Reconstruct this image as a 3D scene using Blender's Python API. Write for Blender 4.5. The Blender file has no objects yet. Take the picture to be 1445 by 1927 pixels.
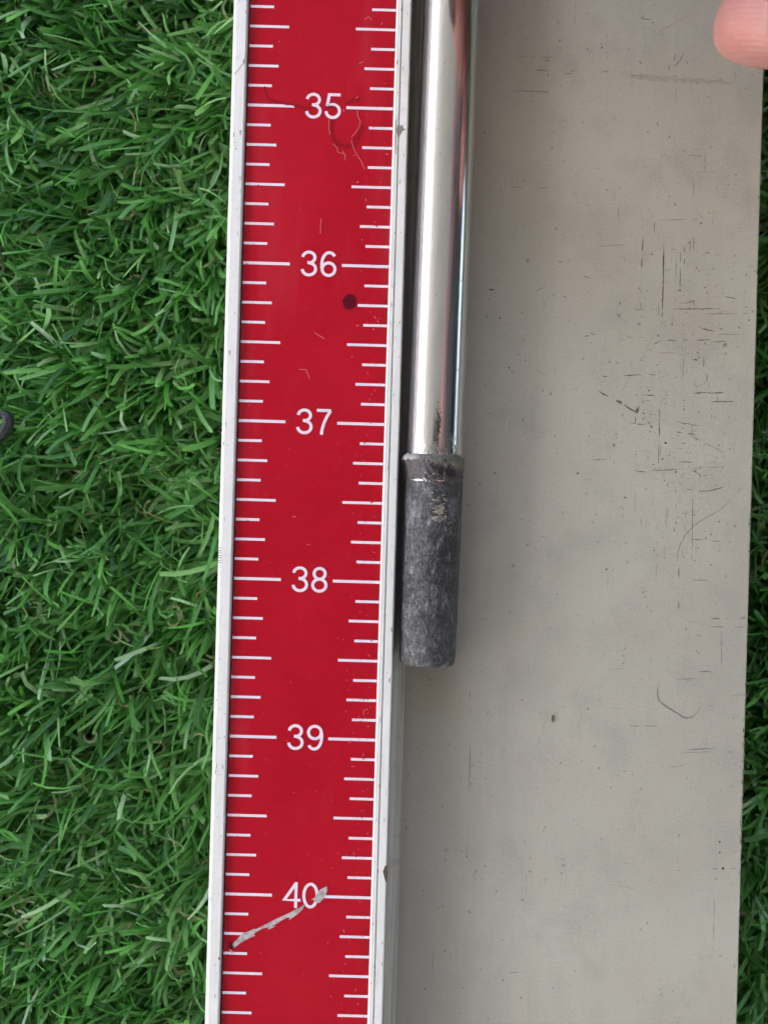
import bpy, bmesh, math, random
import numpy as np
from mathutils import Vector, Matrix

R_ = math.radians
sc = bpy.context.scene
col = sc.collection

# ------------------------------------------------------------------ camera
S_R = 0.0254 / 297.0          # metres per photo pixel on the scale strip (one inch = 297 px)
ZR = 0.0062                   # height of the printed strip above the bed (bed top is z = 0)
D = 0.165                     # lens to strip
ROLL = R_(1.63)
W_, H_ = 1445.0, 1927.0
cam_d = bpy.data.cameras.new("camera")
cam = bpy.data.objects.new("camera", cam_d); col.objects.link(cam)
cam.location = (0, 0, ZR + D); cam.rotation_euler = (0, 0, ROLL)
cam_d.sensor_fit = 'VERTICAL'; cam_d.sensor_height = 36.0; cam_d.sensor_width = 27.0
cam_d.lens = 18.0 * D / (H_ / 2 * S_R)
cam_d.clip_start = 0.005; cam_d.clip_end = 200
cam_d.dof.use_dof = True; cam_d.dof.focus_distance = D + 0.002; cam_d.dof.aperture_fstop = 18.0
sc.camera = cam

# ------------------------------------------------------------------ sky and sun
SUN_EL, SUN_AZ = R_(58), R_(-140)        # azimuth from +Y, clockwise: sun stands to the left
wd = bpy.data.worlds.new("World"); sc.world = wd; wd.use_nodes = True
nt = wd.node_tree; nt.nodes.clear()
sky = nt.nodes.new("ShaderNodeTexSky"); sky.sky_type = 'NISHITA'; sky.sun_disc = False
sky.sun_elevation = SUN_EL; sky.sun_rotation = SUN_AZ
sky.air_density = 1.0; sky.dust_density = 7.0; sky.ozone_density = 1.0
bgn = nt.nodes.new("ShaderNodeBackground"); bgn.inputs['Strength'].default_value = 0.15
outw = nt.nodes.new("ShaderNodeOutputWorld")
nt.links.new(sky.outputs[0], bgn.inputs[0]); nt.links.new(bgn.outputs[0], outw.inputs[0])
sun_d = bpy.data.lights.new("sun", 'SUN'); sun_d.energy = 4.0; sun_d.angle = R_(0.5); sun_d.color = (1, .95, .87)
sun = bpy.data.objects.new("sun", sun_d); col.objects.link(sun)
sd = Vector((math.sin(SUN_AZ) * math.cos(SUN_EL), math.cos(SUN_AZ) * math.cos(SUN_EL), math.sin(SUN_EL)))
sun.rotation_euler = sd.to_track_quat('Z', 'Y').to_euler(); sun.location = sd * 5

sc.view_settings.view_transform = 'Standard'; sc.view_settings.look = 'None'
sc.view_settings.exposure = 3.07; sc.view_settings.gamma = 1.0
sc.cycles.use_denoising = True
sc.cycles.max_bounces = 8

# ------------------------------------------------------------------ helpers
CA, SA = math.cos(ROLL), math.sin(ROLL)
def P(x, y, z=0.0):
    """photo pixel -> metres on the level z"""
    k = S_R * (D - (z - ZR)) / D
    dx, dy = x - W_ / 2, y - H_ / 2
    return ((dx * CA + dy * SA) * k, (dx * SA - dy * CA) * k)
def U(x, z=0.0, y=H_ / 2): return P(x, y, z)[0]

class MB:
    def __init__(s): s.v = []; s.f = []; s.m = []
    def add(s, vs, fs, mi=0):
        o = len(s.v); s.v += [tuple(v) for v in vs]; s.f += [tuple(i + o for i in f) for f in fs]; s.m += [mi] * len(fs)
    def strip(s, pts, w, z, mi=0, closed=False):
        """flat ribbon of width w (number or list) along pts on level z"""
        n = len(pts); p = [Vector((a[0], a[1])) for a in pts]; L = []
        for i in range(n):
            a = p[i - 1] if (i > 0 or closed) else p[i]; b = p[(i + 1) % n] if (i < n - 1 or closed) else p[i]
            t = (b - a)
            if t.length < 1e-12: t = Vector((1, 0))
            t.normalize(); k = (w[i] if isinstance(w, (list, tuple)) else w) / 2
            m = 1.0
            if 0 < i < n - 1 or closed:
                d1 = (p[i] - a).normalized(); c = abs(d1.dot(t)); m = min(1 / max(c, .5), 1.6)
            L.append((p[i] + Vector((-t.y, t.x)) * k * m, p[i] - Vector((-t.y, t.x)) * k * m))
        vs = [(q.x, q.y, z) for pr in L for q in pr]
        fs = [(2 * i + 1, 2 * i + 3, 2 * i + 2, 2 * i) for i in range(n - 1)]
        if closed: fs.append((2 * n - 1, 1, 0, 2 * n - 2))
        s.add(vs, fs, mi)
    def poly(s, pts, z, mi=0):
        s.add([(a[0], a[1], z) for a in pts], [tuple(range(len(pts)))], mi)
    def build(s, name, mats, parent=None, smooth=False, loc=None):
        me = bpy.data.meshes.new(name); me.from_pydata(s.v, [], s.f); 
        for m in (mats if isinstance(mats, (list, tuple)) else [mats]): me.materials.append(m)
        me.polygons.foreach_set('material_index', s.m)
        if smooth: me.polygons.foreach_set('use_smooth', [True] * len(s.f))
        me.update()
        o = bpy.data.objects.new(name, me); col.objects.link(o)
        if parent: o.parent = parent
        if loc: o.location = loc
        return o
def fix_normals(o):
    bm = bmesh.new(); bm.from_mesh(o.data); bmesh.ops.recalc_face_normals(bm, faces=bm.faces); bm.to_mesh(o.data); bm.free()
def empty(name, loc=(0, 0, 0)):
    o = bpy.data.objects.new(name, None); col.objects.link(o); o.location = loc; o.empty_display_size = .01; return o
def tag(o, label=None, cat=None, group=None, kind=None):
    for k, v in (('label', label), ('category', cat), ('group', group), ('kind', kind)):
        if v: o[k] = v
    return o
def lin(r, g, b):
    f = lambda c: (c / 255 / 12.92 if c <= 10 else ((c / 255 + .055) / 1.055) ** 2.4)
    return (f(r), f(g), f(b), 1)

class Mat:
    """small node-tree builder"""
    def __init__(s, name):
        s.m = bpy.data.materials.new(name); s.m.use_nodes = True
        s.n = s.m.node_tree.nodes; s.l = s.m.node_tree.links
        s.b = s.n['Principled BSDF']; s.tc = s.n.new('ShaderNodeTexCoord')
    def set(s, **k):
        for a, v in k.items(): s.b.inputs[a.replace('_', ' ')].default_value = v
        return s
    def map(s, scale=(1, 1, 1), rot=(0, 0, 0), src='Object'):
        n = s.n.new('ShaderNodeMapping'); n.inputs['Scale'].default_value = scale; n.inputs['Rotation'].default_value = rot
        s.l.new(s.tc.outputs[src], n.inputs['Vector']); return n.outputs[0]
    def noise(s, scale, detail=4, rough=.55, vec=None, dist=0.0):
        n = s.n.new('ShaderNodeTexNoise'); n.inputs['Scale'].default_value = scale; n.inputs['Detail'].default_value = detail
        n.inputs['Roughness'].default_value = rough; n.inputs['Distortion'].default_value = dist
        s.l.new(vec if vec else s.tc.outputs['Object'], n.inputs['Vector']); return n.outputs['Fac']
    def voro(s, scale, vec=None):
        n = s.n.new('ShaderNodeTexVoronoi'); n.inputs['Scale'].default_value = scale
        s.l.new(vec if vec else s.tc.outputs['Object'], n.inputs['Vector']); return n.outputs['Distance']
    def ramp(s, fac, stops):
        n = s.n.new('ShaderNodeValToRGB'); e = n.color_ramp.elements
        while len(e) < len(stops): e.new(.5)
        for el, (p, c) in zip(e, stops):
            el.position = p; el.color = c if len(c) == 4 else (*c, 1)
        s.l.new(fac, n.inputs[0]); return n.outputs[0]
    def rng(s, fac, a, b, c, d):
        n = s.n.new('ShaderNodeMapRange'); 
        for i, v in enumerate((a, b, c, d)): n.inputs[i + 1].default_value = v
        s.l.new(fac, n.inputs[0]); return n.outputs[0]
    def math(s, op, a, b=0.0):
        n = s.n.new('ShaderNodeMath'); n.operation = op
        for i, v in enumerate((a, b)):
            if isinstance(v, (int, float)): n.inputs[i].default_value = v
            else: s.l.new(v, n.inputs[i])
        return n.outputs[0]
    def mix(s, fac, a, b, mode='MIX'):
        n = s.n.new('ShaderNodeMix'); n.data_type = 'RGBA'; n.blend_type = mode
        for i, v in ((0, fac), (6, a), (7, b)):
            if isinstance(v, (int, float)): n.inputs[i].default_value = v
            elif isinstance(v, tuple): n.inputs[i].default_value = v if len(v) == 4 else (*v, 1)
            else: s.l.new(v, n.inputs[i])
        return n.outputs[2]
    def sep(s, src='Object'):
        n = s.n.new('ShaderNodeSeparateXYZ'); s.l.new(s.tc.outputs[src], n.inputs[0]); return n.outputs
    def to(s, sock, out): s.l.new(out, s.b.inputs[sock]); return s
    def bump(s, h, strength=.2, dist=.001):
        n = s.n.new('ShaderNodeBump'); n.inputs['Strength'].default_value = strength; n.inputs['Distance'].default_value = dist
        s.l.new(h, n.inputs['Height']); s.l.new(n.outputs[0], s.b.inputs['Normal']); return s

def flat_mat(name, c, rough=.6, **k):
    m = Mat(name).set(Base_Color=c if len(c) == 4 else (*c, 1), Roughness=rough, **k); return m.m

# ------------------------------------------------------------------ materials
GRIME_SHADE0 = U(771.5, 0)
# bed: dull grey clear-anodised aluminium, grime blotches, faint drawing lines along the extrusion
m = Mat("bed_metal")
g1 = m.noise(1.0, 5, .65, m.map((1700, 120, 300)), .6)
g2 = m.noise(1.0, 4, .6, m.map((500, 2600, 300)))
bl = m.noise(38, 4, .55)
bl2 = m.noise(95, 5, .6)
fine = m.noise(2600, 2, .5)
c = m.mix(m.rng(bl, .35, .68, 0, 1), lin(180, 171, 153), lin(186, 181, 162))
c = m.mix(m.rng(bl2, .50, .70, 0, .5), c, lin(156, 149, 134))
sm = m.noise(1.0, 6, .7, m.map((60, 26, 40), (0, 0, .5)), 1.2); c = m.mix(m.rng(sm, .54, .70, 0, .26), c, lin(152, 146, 132))
c = m.mix(m.rng(g1, .5, .85, 0, .14), c, lin(128, 120, 112))
c = m.mix(m.rng(g2, .55, .85, 0, .12), c, lin(130, 122, 114))
c = m.mix(m.rng(fine, .3, .75, .0, .34), c, lin(205, 200, 190))
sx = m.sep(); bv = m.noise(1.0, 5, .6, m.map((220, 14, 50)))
shade_gr = m.math('MULTIPLY', m.rng(m.math('ADD', sx[0], m.math('MULTIPLY', m.math('SUBTRACT', bv, .5), .012)), GRIME_SHADE0, GRIME_SHADE0 + .024, 1, 0), .75)
c = m.mix(shade_gr, c, lin(136, 131, 124))  # dirt along the rail plus the rail's shade, both put into the colour
bw = m.noise(22, 3, .5); c = m.mix(m.rng(bw, .42, .66, 0, .35), c, lin(158, 152, 138))
sp = m.noise(900, 2, .4)
c = m.mix(m.rng(sp, .70, .76, 0, .55), c, lin(105, 95, 86))
m.to('Base Color', c); m.set(Metallic=.15, Specular_IOR_Level=.35)
m.to('Roughness', m.rng(bl2, .3, .7, .5, .62)); m.bump(m.math('ADD', m.math('MULTIPLY', g1, .4), m.math('MULTIPLY', fine, .6)), .12, .0001)
M_BED = m.m
# rails: pale satin anodised aluminium
m = Mat("rail_metal")
g1 = m.noise(1.0, 4, .6, m.map((1800, 60, 800))); n2 = m.noise(700, 4, .6); n3 = m.noise(160, 4, .6)
c = m.mix(m.rng(n3, .35, .7, 0, 1), lin(238, 233, 225), lin(230, 225, 216))
c = m.mix(m.rng(n2, .6, .78, 0, .4), c, lin(176, 170, 164))
c = m.mix(m.rng(g1, .6, .8, 0, .35), c, lin(170, 168, 166))
m.to('Base Color', c); m.set(Metallic=.1, Roughness=.42); m.bump(g1, .08, .0001); M_RAIL = m.m
m = Mat("drawn_metal")       # the fluted foot beside the rail
g1 = m.noise(1.0, 3, .6, m.map((6000, 40, 6000))); n3 = m.noise(300, 4, .6)
c = m.mix(m.rng(g1, .35, .7, 0, 1), lin(146, 138, 125), lin(190, 182, 168))
c = m.mix(m.rng(n3, .55, .75, 0, .4), c, lin(96, 90, 84))
m.to('Base Color', c); m.set(Metallic=.0, Roughness=.6); m.bump(g1, .3, .0001); M_DRAWN = m.m
# printed red strip
m = Mat("red_print")
n1 = m.noise(55, 5, .6); n2 = m.noise(1500, 3, .6); n3 = m.noise(420, 4, .7)
c = m.mix(m.rng(n1, .3, .7, 0, 1), (.41, .0040, .014), (.47, .008, .020))
c = m.mix(m.rng(n3, .55, .8, 0, .35), c, (.34, .010, .022))
c = m.mix(m.rng(n2, .62, .8, 0, .25), c, (.62, .07, .09))
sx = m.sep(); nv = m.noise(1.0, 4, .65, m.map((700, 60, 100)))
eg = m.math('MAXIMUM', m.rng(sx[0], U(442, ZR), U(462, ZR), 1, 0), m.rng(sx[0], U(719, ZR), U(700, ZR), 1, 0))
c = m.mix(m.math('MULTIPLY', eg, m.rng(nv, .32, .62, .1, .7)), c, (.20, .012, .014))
hz = m.noise(1.0, 4, .6, m.map((90, 18, 50))); c = m.mix(m.rng(hz, .55, .8, 0, .22), c, (.62, .10, .12))
m.to('Base Color', c); m.to('Roughness', m.rng(n3, .3, .7, .42, .56)); m.set(Specular_IOR_Level=.1)
m.bump(n2, .05, .0001); M_RED = m.m
m = Mat("white_print")
n1 = m.noise(900, 4, .6)
m.to('Base Color', m.mix(m.rng(n1, .55, .8, 0, .6), (.84, .68, .73), (.62, .42, .47))); m.set(Roughness=.5); M_WHITE = m.m
M_DKRED = flat_mat("dried_red_spot", (.10, .004, .012), .6, Specular_IOR_Level=.1)
M_TRACK = flat_mat("dull_red_track", (.30, .006, .014), .6, Specular_IOR_Level=.1)
M_PINKHAIR = flat_mat("pale_scratch", (.62, .19, .19), .6, Specular_IOR_Level=.2)
m = Mat("torn_backing")
n1 = m.noise(1200, 5, .7)
m.to('Base Color', m.mix(m.rng(n1, .4, .65, 0, 1), lin(196, 184, 176), lin(140, 126, 120))); m.set(Roughness=.7); m.bump(n1, .5, .0002); M_TORN = m.m
M_DARK = flat_mat("dark_dirt", lin(80, 71, 62), .8)
M_MID = flat_mat("mid_dirt", lin(116, 107, 97), .8)
M_FAINT = flat_mat("faint_dirt", lin(140, 131, 120), .8)
M_PALE = flat_mat("pale_rub", lin(204, 198, 184), .6)
M_BROWN = flat_mat("brown_smear", lin(138, 122, 104), .8)
# steel
m = Mat("chrome_steel")
s1 = m.noise(1.0, 3, .6, m.map((5000, 30, 5000))); n2 = m.noise(700, 5, .65); sx = m.sep()
YE = 0.0006
pit = m.math('MULTIPLY', m.rng(sx[1], 0.0004, 0.0042, 1, 0), m.rng(n2, .48, .60, 0, 1))
sm1 = m.noise(1.0, 5, .65, m.map((600, 90, 600))); dots = m.noise(1500, 2, .5)
c = m.mix(m.rng(sm1, .48, .72, 0, .35), (.70, .695, .71), (.50, .49, .49)); c = m.mix(m.rng(dots, .70, .74, 0, .7), c, (.20, .19, .17))
c = m.mix(pit, c, (.30, .27, .22))
m.to('Base Color', c); m.set(Metallic=1.0)
m.to('Roughness', m.math('ADD', m.math('ADD', m.rng(s1, .3, .7, .10, .20), m.rng(sm1, .5, .75, 0, .10)), m.math('MULTIPLY', pit, .35)))
m.bump(m.math('ADD', m.math('MULTIPLY', s1, .15), m.math('MULTIPLY', pit, -1.2)), .25, .0001); M_CHROME = m.m
m = Mat("bare_tip_steel")
n1 = m.noise(800, 6, .7); n2 = m.noise(1.0, 6, .75, m.map((2600, 1100, 2600))); n3 = m.noise(2600, 3, .6); n4 = m.noise(190, 4, .6)
c = m.mix(m.rng(n1, .38, .62, 0, 1), lin(50, 49, 47), lin(84, 83, 81))
c = m.mix(m.rng(n2, .48, .68, 0, .7), c, lin(130, 128, 129))
c = m.mix(m.rng(n4, .46, .62, 0, .75), c, lin(46, 43, 42))
n5 = m.noise(1.0, 6, .7, m.map((420, 190, 420)), 1.5); c = m.mix(m.math('MULTIPLY', m.rng(n5, .52, .64, 0, .75), m.rng(n2, .40, .58, .15, 1)), c, lin(150, 149, 152))
c = m.mix(m.rng(n3, .50, .75, 0, .35), c, lin(140, 136, 134))
m.to('Base Color', c); m.set(Metallic=.55); m.to('Roughness', m.rng(n1, .3, .7, .40, .62))
m.bump(m.math('ADD', n1, m.math('MULTIPLY', n3, .6)), .9, .0003); M_TIP = m.m
m = Mat("glue_crust")
n1 = m.noise(500, 5, .65); n2 = m.noise(1500, 3, .6); sx = m.sep()
t = m.math('ADD', m.math('ADD', sx[1], m.math('MULTIPLY', sx[0], .20)), m.math('MULTIPLY', m.math('SUBTRACT', n1, .5), .0026))
t2 = m.math('ADD', sx[1], m.math('MULTIPLY', m.math('SUBTRACT', n1, .5), .0012))
c = m.mix(m.rng(t, -.0011, -.0006, 0, 1), lin(62, 54, 55), lin(100, 95, 80))
c = m.mix(m.rng(n2, .56, .68, 0, .6), c, lin(40, 34, 32))
c = m.mix(m.math('MULTIPLY', m.rng(t2, -.00050, -.0003, 0, 1), m.rng(sx[0], -.0024, -.0040, 0, 1)), c, lin(176, 170, 158))
m.to('Base Color', c); m.set(Roughness=.34, Specular_IOR_Level=.6); m.bump(m.math('ADD', n1, n2), .9, .0004); M_GLUE = m.m
M_CHAR = flat_mat("charred_glue", lin(34, 27, 25), .75)
M_GLINT = flat_mat("bright_steel", (.8, .79, .77), .22, Metallic=1.0)
m = Mat("worn_residue"); n1 = m.noise(1400, 4, .7)
m.to('Base Color', m.mix(m.rng(n1, .42, .6, 0, 1), lin(160, 150, 132), lin(96, 90, 82))); m.set(Roughness=.7); M_RESID = m.m
# turf
m = Mat("turf_blade")
at = m.n.new('ShaderNodeAttribute'); at.attribute_name = 'tone'
n1 = m.noise(1500, 2, .5)
c = m.ramp(at.outputs['Fac'], [(0, (.036, .135, .019)), (.35, (.086, .282, .046)), (.62, (.168, .44, .098)), (.85, (.34, .58, .22)), (1, (.54, .72, .50))])
m.to('Base Color', c); m.set(Roughness=.34, Specular_IOR_Level=.55); m.bump(n1, .15, .0001)
tr = m.n.new('ShaderNodeBsdfTranslucent'); m.l.new(c, tr.inputs[0])
mx = m.n.new('ShaderNodeMixShader'); mx.inputs[0].default_value = .5
m.l.new(m.b.outputs[0], mx.inputs[1]); m.l.new(tr.outputs[0], mx.inputs[2])
m.l.new(mx.outputs[0], m.n['Material Output'].inputs['Surface']); M_BLADE = m.m
M_THATCH = flat_mat("thatch_fibre", (.13, .15, .045), .6)
m = Mat("turf_backing")
n1 = m.noise(420, 4, .6); n2 = m.noise(9, 4, .6)
m.to('Base Color', m.mix(m.rng(n1, .3, .7, 0, 1), (.008, .020, .006), (.022, .060, .014))); m.set(Roughness=.9)
m.bump(n1, .6, .002); M_BACK = m.m
# skin
m = Mat("skin")
n1 = m.noise(130, 5, .65); n2 = m.noise(2600, 4, .6)
m.to('Base Color', m.mix(m.rng(n2, .45, .75, 0, .25), m.mix(m.rng(n1, .35, .68, 0, 1), (.40, .160, .140), (.46, .225, .195)), (.52, .29, .25)))
m.set(Roughness=.5, Subsurface_Weight=.25, Subsurface_Scale=.004, Specular_IOR_Level=.35)
m.b.inputs['Subsurface Radius'].default_value = (1, .35, .2)
wv = m.n.new('ShaderNodeTexWave'); wv.wave_type = 'RINGS'; wv.inputs['Scale'].default_value = 420; wv.inputs['Distortion'].default_value = 3.0; wv.inputs['Detail Scale'].default_value = 1.2
m.l.new(m.map((1, 1, 1)), wv.inputs['Vector'])
m.bump(m.math('ADD', m.math('MULTIPLY', wv.outputs['Fac'], .5), n2), .34, .0003); M_SKIN = m.m
M_NAIL = flat_mat("nail", (.44, .22, .19), .35)
m = Mat("grey_black_plastic"); n1 = m.noise(900, 4, .6)
m.to('Base Color', m.mix(n1, lin(36, 37, 40), lin(58, 58, 62))); m.set(Roughness=.32); M_PLASTIC = m.m
m = Mat("added_canopy_cloth"); n1 = m.noise(.8, 4, .6)
cl = m.mix(n1, (.20, .198, .194), (.25, .247, .242)); m.to('Base Color', cl); m.set(Roughness=.9)
tr = m.n.new('ShaderNodeBsdfTranslucent'); m.l.new(cl, tr.inputs[0])
mx = m.n.new('ShaderNodeMixShader'); mx.inputs[0].default_value = .05
m.l.new(m.b.outputs[0], mx.inputs[1]); m.l.new(tr.outputs[0], mx.inputs[2])
m.l.new(mx.outputs[0], m.n['Material Output'].inputs['Surface']); M_CLOTH = m.m

# ------------------------------------------------------------------ ground and an added, unseen canopy that shapes the light
ZG = -0.0185
g = MB(); g.add([(-40, -40, ZG), (40, -40, ZG), (40, 40, ZG), (-40, 40, ZG)], [(0, 1, 2, 3)])
tag(g.build("ground", M_BACK), kind='structure')
CX0, CX1, CY0, CY1, CZ = -3.4, 4.0, -9.0, 2.2, 2.2
g = MB(); nx, ny = 24, 24
top = []
for j in range(ny + 1):
    for i in range(nx + 1):
        a, b = i / nx, j / ny
        top.append((CX0 + (CX1 - CX0) * a, CY0 + (CY1 - CY0) * b, CZ + .05 * math.sin(a * 9) * math.sin(b * 7) + .25 * math.sin(a * math.pi) * math.sin(b * math.pi)))
g.add(top, [(j * (nx + 1) + i, j * (nx + 1) + i + 1, (j + 1) * (nx + 1) + i + 1, (j + 1) * (nx + 1) + i) for j in range(ny) for i in range(nx)])
canopy = tag(g.build("added_canopy", M_CLOTH, smooth=True), kind='structure')
for a, b in ((CX0, CY0), (CX0, CY1), (CX1, CY0), (CX1, CY1)):
    g = MB(); n = 12
    g.add([(a + .03 * math.cos(t * 2 * math.pi / n), b + .03 * math.sin(t * 2 * math.pi / n), z) for z in (ZG, CZ) for t in range(n)],
          [(t, (t + 1) % n, n + (t + 1) % n, n + t) for t in range(n)])
    g.build("added_pole", M_RAIL, canopy, smooth=True)  # poles added to hold up the unseen canopy

g = MB(); g.add([(-40, -40, ZG + .004), (-2.5, -40, ZG + .004), (-2.5, 40, ZG + .004), (-40, 40, ZG + .004)], [(0, 1, 2, 3)])
tag(g.build("bounce_sheet", flat_mat("pale_bounce", (.42, .41, .39), .9)), kind='structure')  # pale sheet added out of view, bounces sunlight up under the canopy

# ------------------------------------------------------------------ measuring board
V0, V1 = -0.19, 0.42
ZB = ZG + 0.0006
uL, uLi, uR0 = U(412.5, .0070), U(437.5, .0070), U(719, ZR)
uRr, uRf, uBR = U(746.5, .0070), U(771.5, 0), U(1413, 0)
board = tag(empty("measuring_board", ((uL + uBR) / 2, 0, ZB)),
            "long aluminium measuring board with red inch scale, white rails and scuffed grey bed", "measuring board")
OFF = Vector(board.location)
def bpart(mb, name, mats, parent=board, smooth=False):
    """geometry given in world metres, kept in the board's frame"""
    o = mb.build(name, mats, parent, smooth)
    if parent is board: o.location = -OFF
    return o
def extrude(profile, v0=V0, v1=V1, nv=1):
    g = MB(); n = len(profile)
    vs = [(a, v0 + (v1 - v0) * j / nv, b) for j in range(nv + 1) for a, b in profile]
    fs = [(j * n + i, j * n + (i + 1) % n, (j + 1) * n + (i + 1) % n, (j + 1) * n + i) for j in range(nv) for i in range(n)]
    fs += [tuple(range(n)), tuple(nv * n + i for i in reversed(range(n)))]
    g.add(vs, fs); return g
def ebuild(profile, name, mat):
    o = bpart(extrude(profile), name, mat); fix_normals(o); return o
# bed
e = .00025
bed = ebuild([(uRf, ZB), (uRf, 0), (uBR - e, 0), (uBR - e * .3, -e * .3), (uBR, -e), (uBR, ZB)], "bed", M_BED)
# left rail with rounded outer edge and a sloped inner edge
T = .0070
ebuild([(uL, ZB), (uL, T - .0005), (uL + .00015, T - .00015), (uL + .0005, T), (uLi - .00008, T), (uLi, T - .00008),
        (uLi + .0002, ZR - .0004), (uLi + .0002, ZB)], "rail", M_RAIL)
# strip
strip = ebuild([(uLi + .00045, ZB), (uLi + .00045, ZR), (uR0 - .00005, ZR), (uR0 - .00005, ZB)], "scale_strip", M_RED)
# right rail: lip, seam, flat top
sm = U(729.8, .0070)
ebuild([(uR0, ZB), (uR0, T - .00016), (uR0 + .00016, T), (sm - .00010, T), (sm - .00003, T - .0006), (sm + .00003, T - .0006), (sm + .00010, T),
        (uRr - .0002, T), (uRr, T - .0002), (uRr, ZB)], "rail", M_RAIL)
# fluted foot between the rail and the bed
pr = [(uRr + .0001, ZB), (uRr + .0001, .0026)]
for i in range(9):
    a = i / 8 * math.pi / 2
    pr.append((uRf - .0002 - (uRf - .0002 - uRr - .00035) * math.cos(a), .0020 - .0018 * math.sin(a)))
pr[2:2] = [(uRr + .00025, .0026)]
pr += [(uRf - .00001, .00018), (uRf - .00001, ZB)]
foot = bpart(extrude(pr), "foot_fillet", M_DRAWN); fix_normals(foot)

# --- printed marks on the strip (sub-parts)
ZP = ZR + .00004
def sub(mb, name, mats, parent):
    o = mb.build(name, mats, parent); return o
tick_mesh = {}
in_y = lambda k: P(0, 0)[0]
V35 = P((470 + 741) / 2, 201.4, ZR)[1]
def tick(side, inch, e8):
    L = {0: 88, 4: 74, 2: 56, 6: 56}.get(e8, 44.5) * S_R
    key = (side, L)
    th = 5.0 * S_R if e8 else 5.5 * S_R
    if key not in tick_mesh:
        g = MB(); s = 1 if side == 0 else -1
        g.add([(0, -th / 2, 0), (s * L, -th / 2, 0), (s * L, th / 2, 0), (0, th / 2, 0)], [(0, 1, 2, 3) if s > 0 else (3, 2, 1, 0)])
        o = g.build("tick_mark", M_WHITE, strip); tick_mesh[key] = o.data
    else:
        o = bpy.data.objects.new("tick_mark", tick_mesh[key]); col.objects.link(o); o.parent = strip
    v = V35 - (inch - 35 + e8 / 8) * .0254
    o.location = (uLi + .00047 if side == 0 else uR0 - .00008, v, ZP)
for inch in range(34, 42):
    for e8 in range(8):
        if inch == 34 and e8 < 2: continue
        for side in (0, 1): tick(side, inch, e8)

def arc(cx, cy, rx, ry, a0, a1, n=18):
    return [(cx + rx * math.cos(R_(a0 + (a1 - a0) * i / n)), cy + ry * math.sin(R_(a0 + (a1 - a0) * i / n))) for i in range(n + 1)]
GL = {
    '0': [(arc(.315, .5, .2575, .4425, 0, 360, 36)[:-1], True)],
    '3': [([(.065, .745)] + arc(.30, .735, .235, .2075, 165, -78, 20) + [(.26, .535)], False),
          ([(.25, .535), (.30, .535)] + arc(.312, .290, .26, .2325, 80, -165, 22) + [(.052, .275)], False)],
    '4': [([(.50, .965), (.055, .305), (.68, .305)], False), ([(.50, 1.0), (.50, 0)], False)],
    '5': [([(.60, .9425), (.165, .9425), (.095, .50)] + arc(.31, .31, .262, .2525, 140, -165, 24) + [(.05, .295)], False)],
    '6': [(arc(.325, .30, .2475, .2425, 0, 360, 32)[:-1], True),
          ([(.0575, .30)] + arc(.335, .50, .2775, .4425, 172, 100, 10) + arc(.335, .72, .225, .2225, 80, 22, 8), False)],
    '7': [([(.03, .9425), (.575, .9425)], False), ([(.565, .93), (.43, .72), (.315, .45), (.25, .20), (.225, 0)], False)],
    '8': [(arc(.315, .735, .215, .2075, 0, 360, 30)[:-1], True), (arc(.315, .290, .2575, .2325, 0, 360, 32)[:-1], True)],
    '9': [(arc(.305, .70, .2475, .2425, 0, 360, 32)[:-1], True),
          ([(.5725, .70)] + arc(.295, .50, .2775, .4425, -8, -80, 10) + arc(.295, .28, .225, .2225, -100, -158, 8), False)],
}
CAPH = 48.5 * S_R
for inch in range(35, 41):
    g = MB(); lv = 0
    for k, ch in enumerate(str(inch)):
        for pts, cl in GL[ch]:
            q = [((a + k * .75 - .69) * CAPH, (b - .5) * CAPH) for a, b in pts]
            g.strip(q, .115 * CAPH, lv * 8e-6, 0, cl); lv += 1
    o = g.build("numeral", M_WHITE, strip)
    uc = P(608.5 - (inch - 35) * 8.46, 199.5 + (inch - 35) * 297, ZR)
    o.location = (uc[0], uc[1], ZP)

rnd = random.Random(11)
def pp(pts, z): return [P(a, b, z) for a, b in pts]
def jag(pts, z, amp, step=4.0, r=rnd):
    out = []
    for (a, b), (c_, d_) in zip(pts, pts[1:]):
        n = max(1, int(math.hypot(c_ - a, d_ - b) / step))
        for i in range(n): out.append((a + (c_ - a) * i / n + r.uniform(-amp, amp), b + (d_ - b) * i / n + r.uniform(-amp, amp)))
    out.append(pts[-1]); return pp(out, z)
# torn gash by the 40
Z2 = ZP + .00004
g = MB()
g.poly(pp([(437.0, 1777), (444, 1770), (450, 1764), (455, 1757), (461, 1755), (468, 1752.5), (479, 1747.5), (481, 1749), (491, 1744), (503, 1738), (516, 1731), (530, 1724.5),
           (543, 1719), (556, 1712), (565, 1707), (572, 1702.5), (576, 1700.5), (572, 1706), (569, 1711.5), (565, 1715.5), (559, 1721), (552, 1726), (543, 1732), (546, 1727), (540, 1727),
           (530, 1732), (519, 1739), (509, 1744), (520, 1742), (511, 1747), (503, 1750), (507, 1745), (495, 1747), (484, 1753), (477, 1758), (481, 1761), (472, 1764), (462, 1769), (452, 1775), (441, 1784)], Z2), Z2)
g.poly(pp([(585, 1694), (592, 1689), (596, 1682), (601, 1675), (607, 1671.5), (615, 1668), (615.5, 1676), (613, 1684), (608, 1692), (602, 1698), (596, 1700), (592, 1695), (588, 1693)], Z2), Z2)
g.strip(pp([(432, 1776), (434, 1788), (438, 1793)], Z2), [4 * S_R, 3 * S_R, 4 * S_R], Z2, 0)
sub(g, "torn_scratch", [M_TORN], strip)
g = MB(); g.poly(pp([(430.5, 1773), (435, 1772), (438, 1776), (439, 1783), (436, 1788), (432, 1786), (430, 1780)], Z2 + 2e-5), Z2 + 2e-5)
sub(g, "dried_spot", [M_DKRED], strip)
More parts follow.
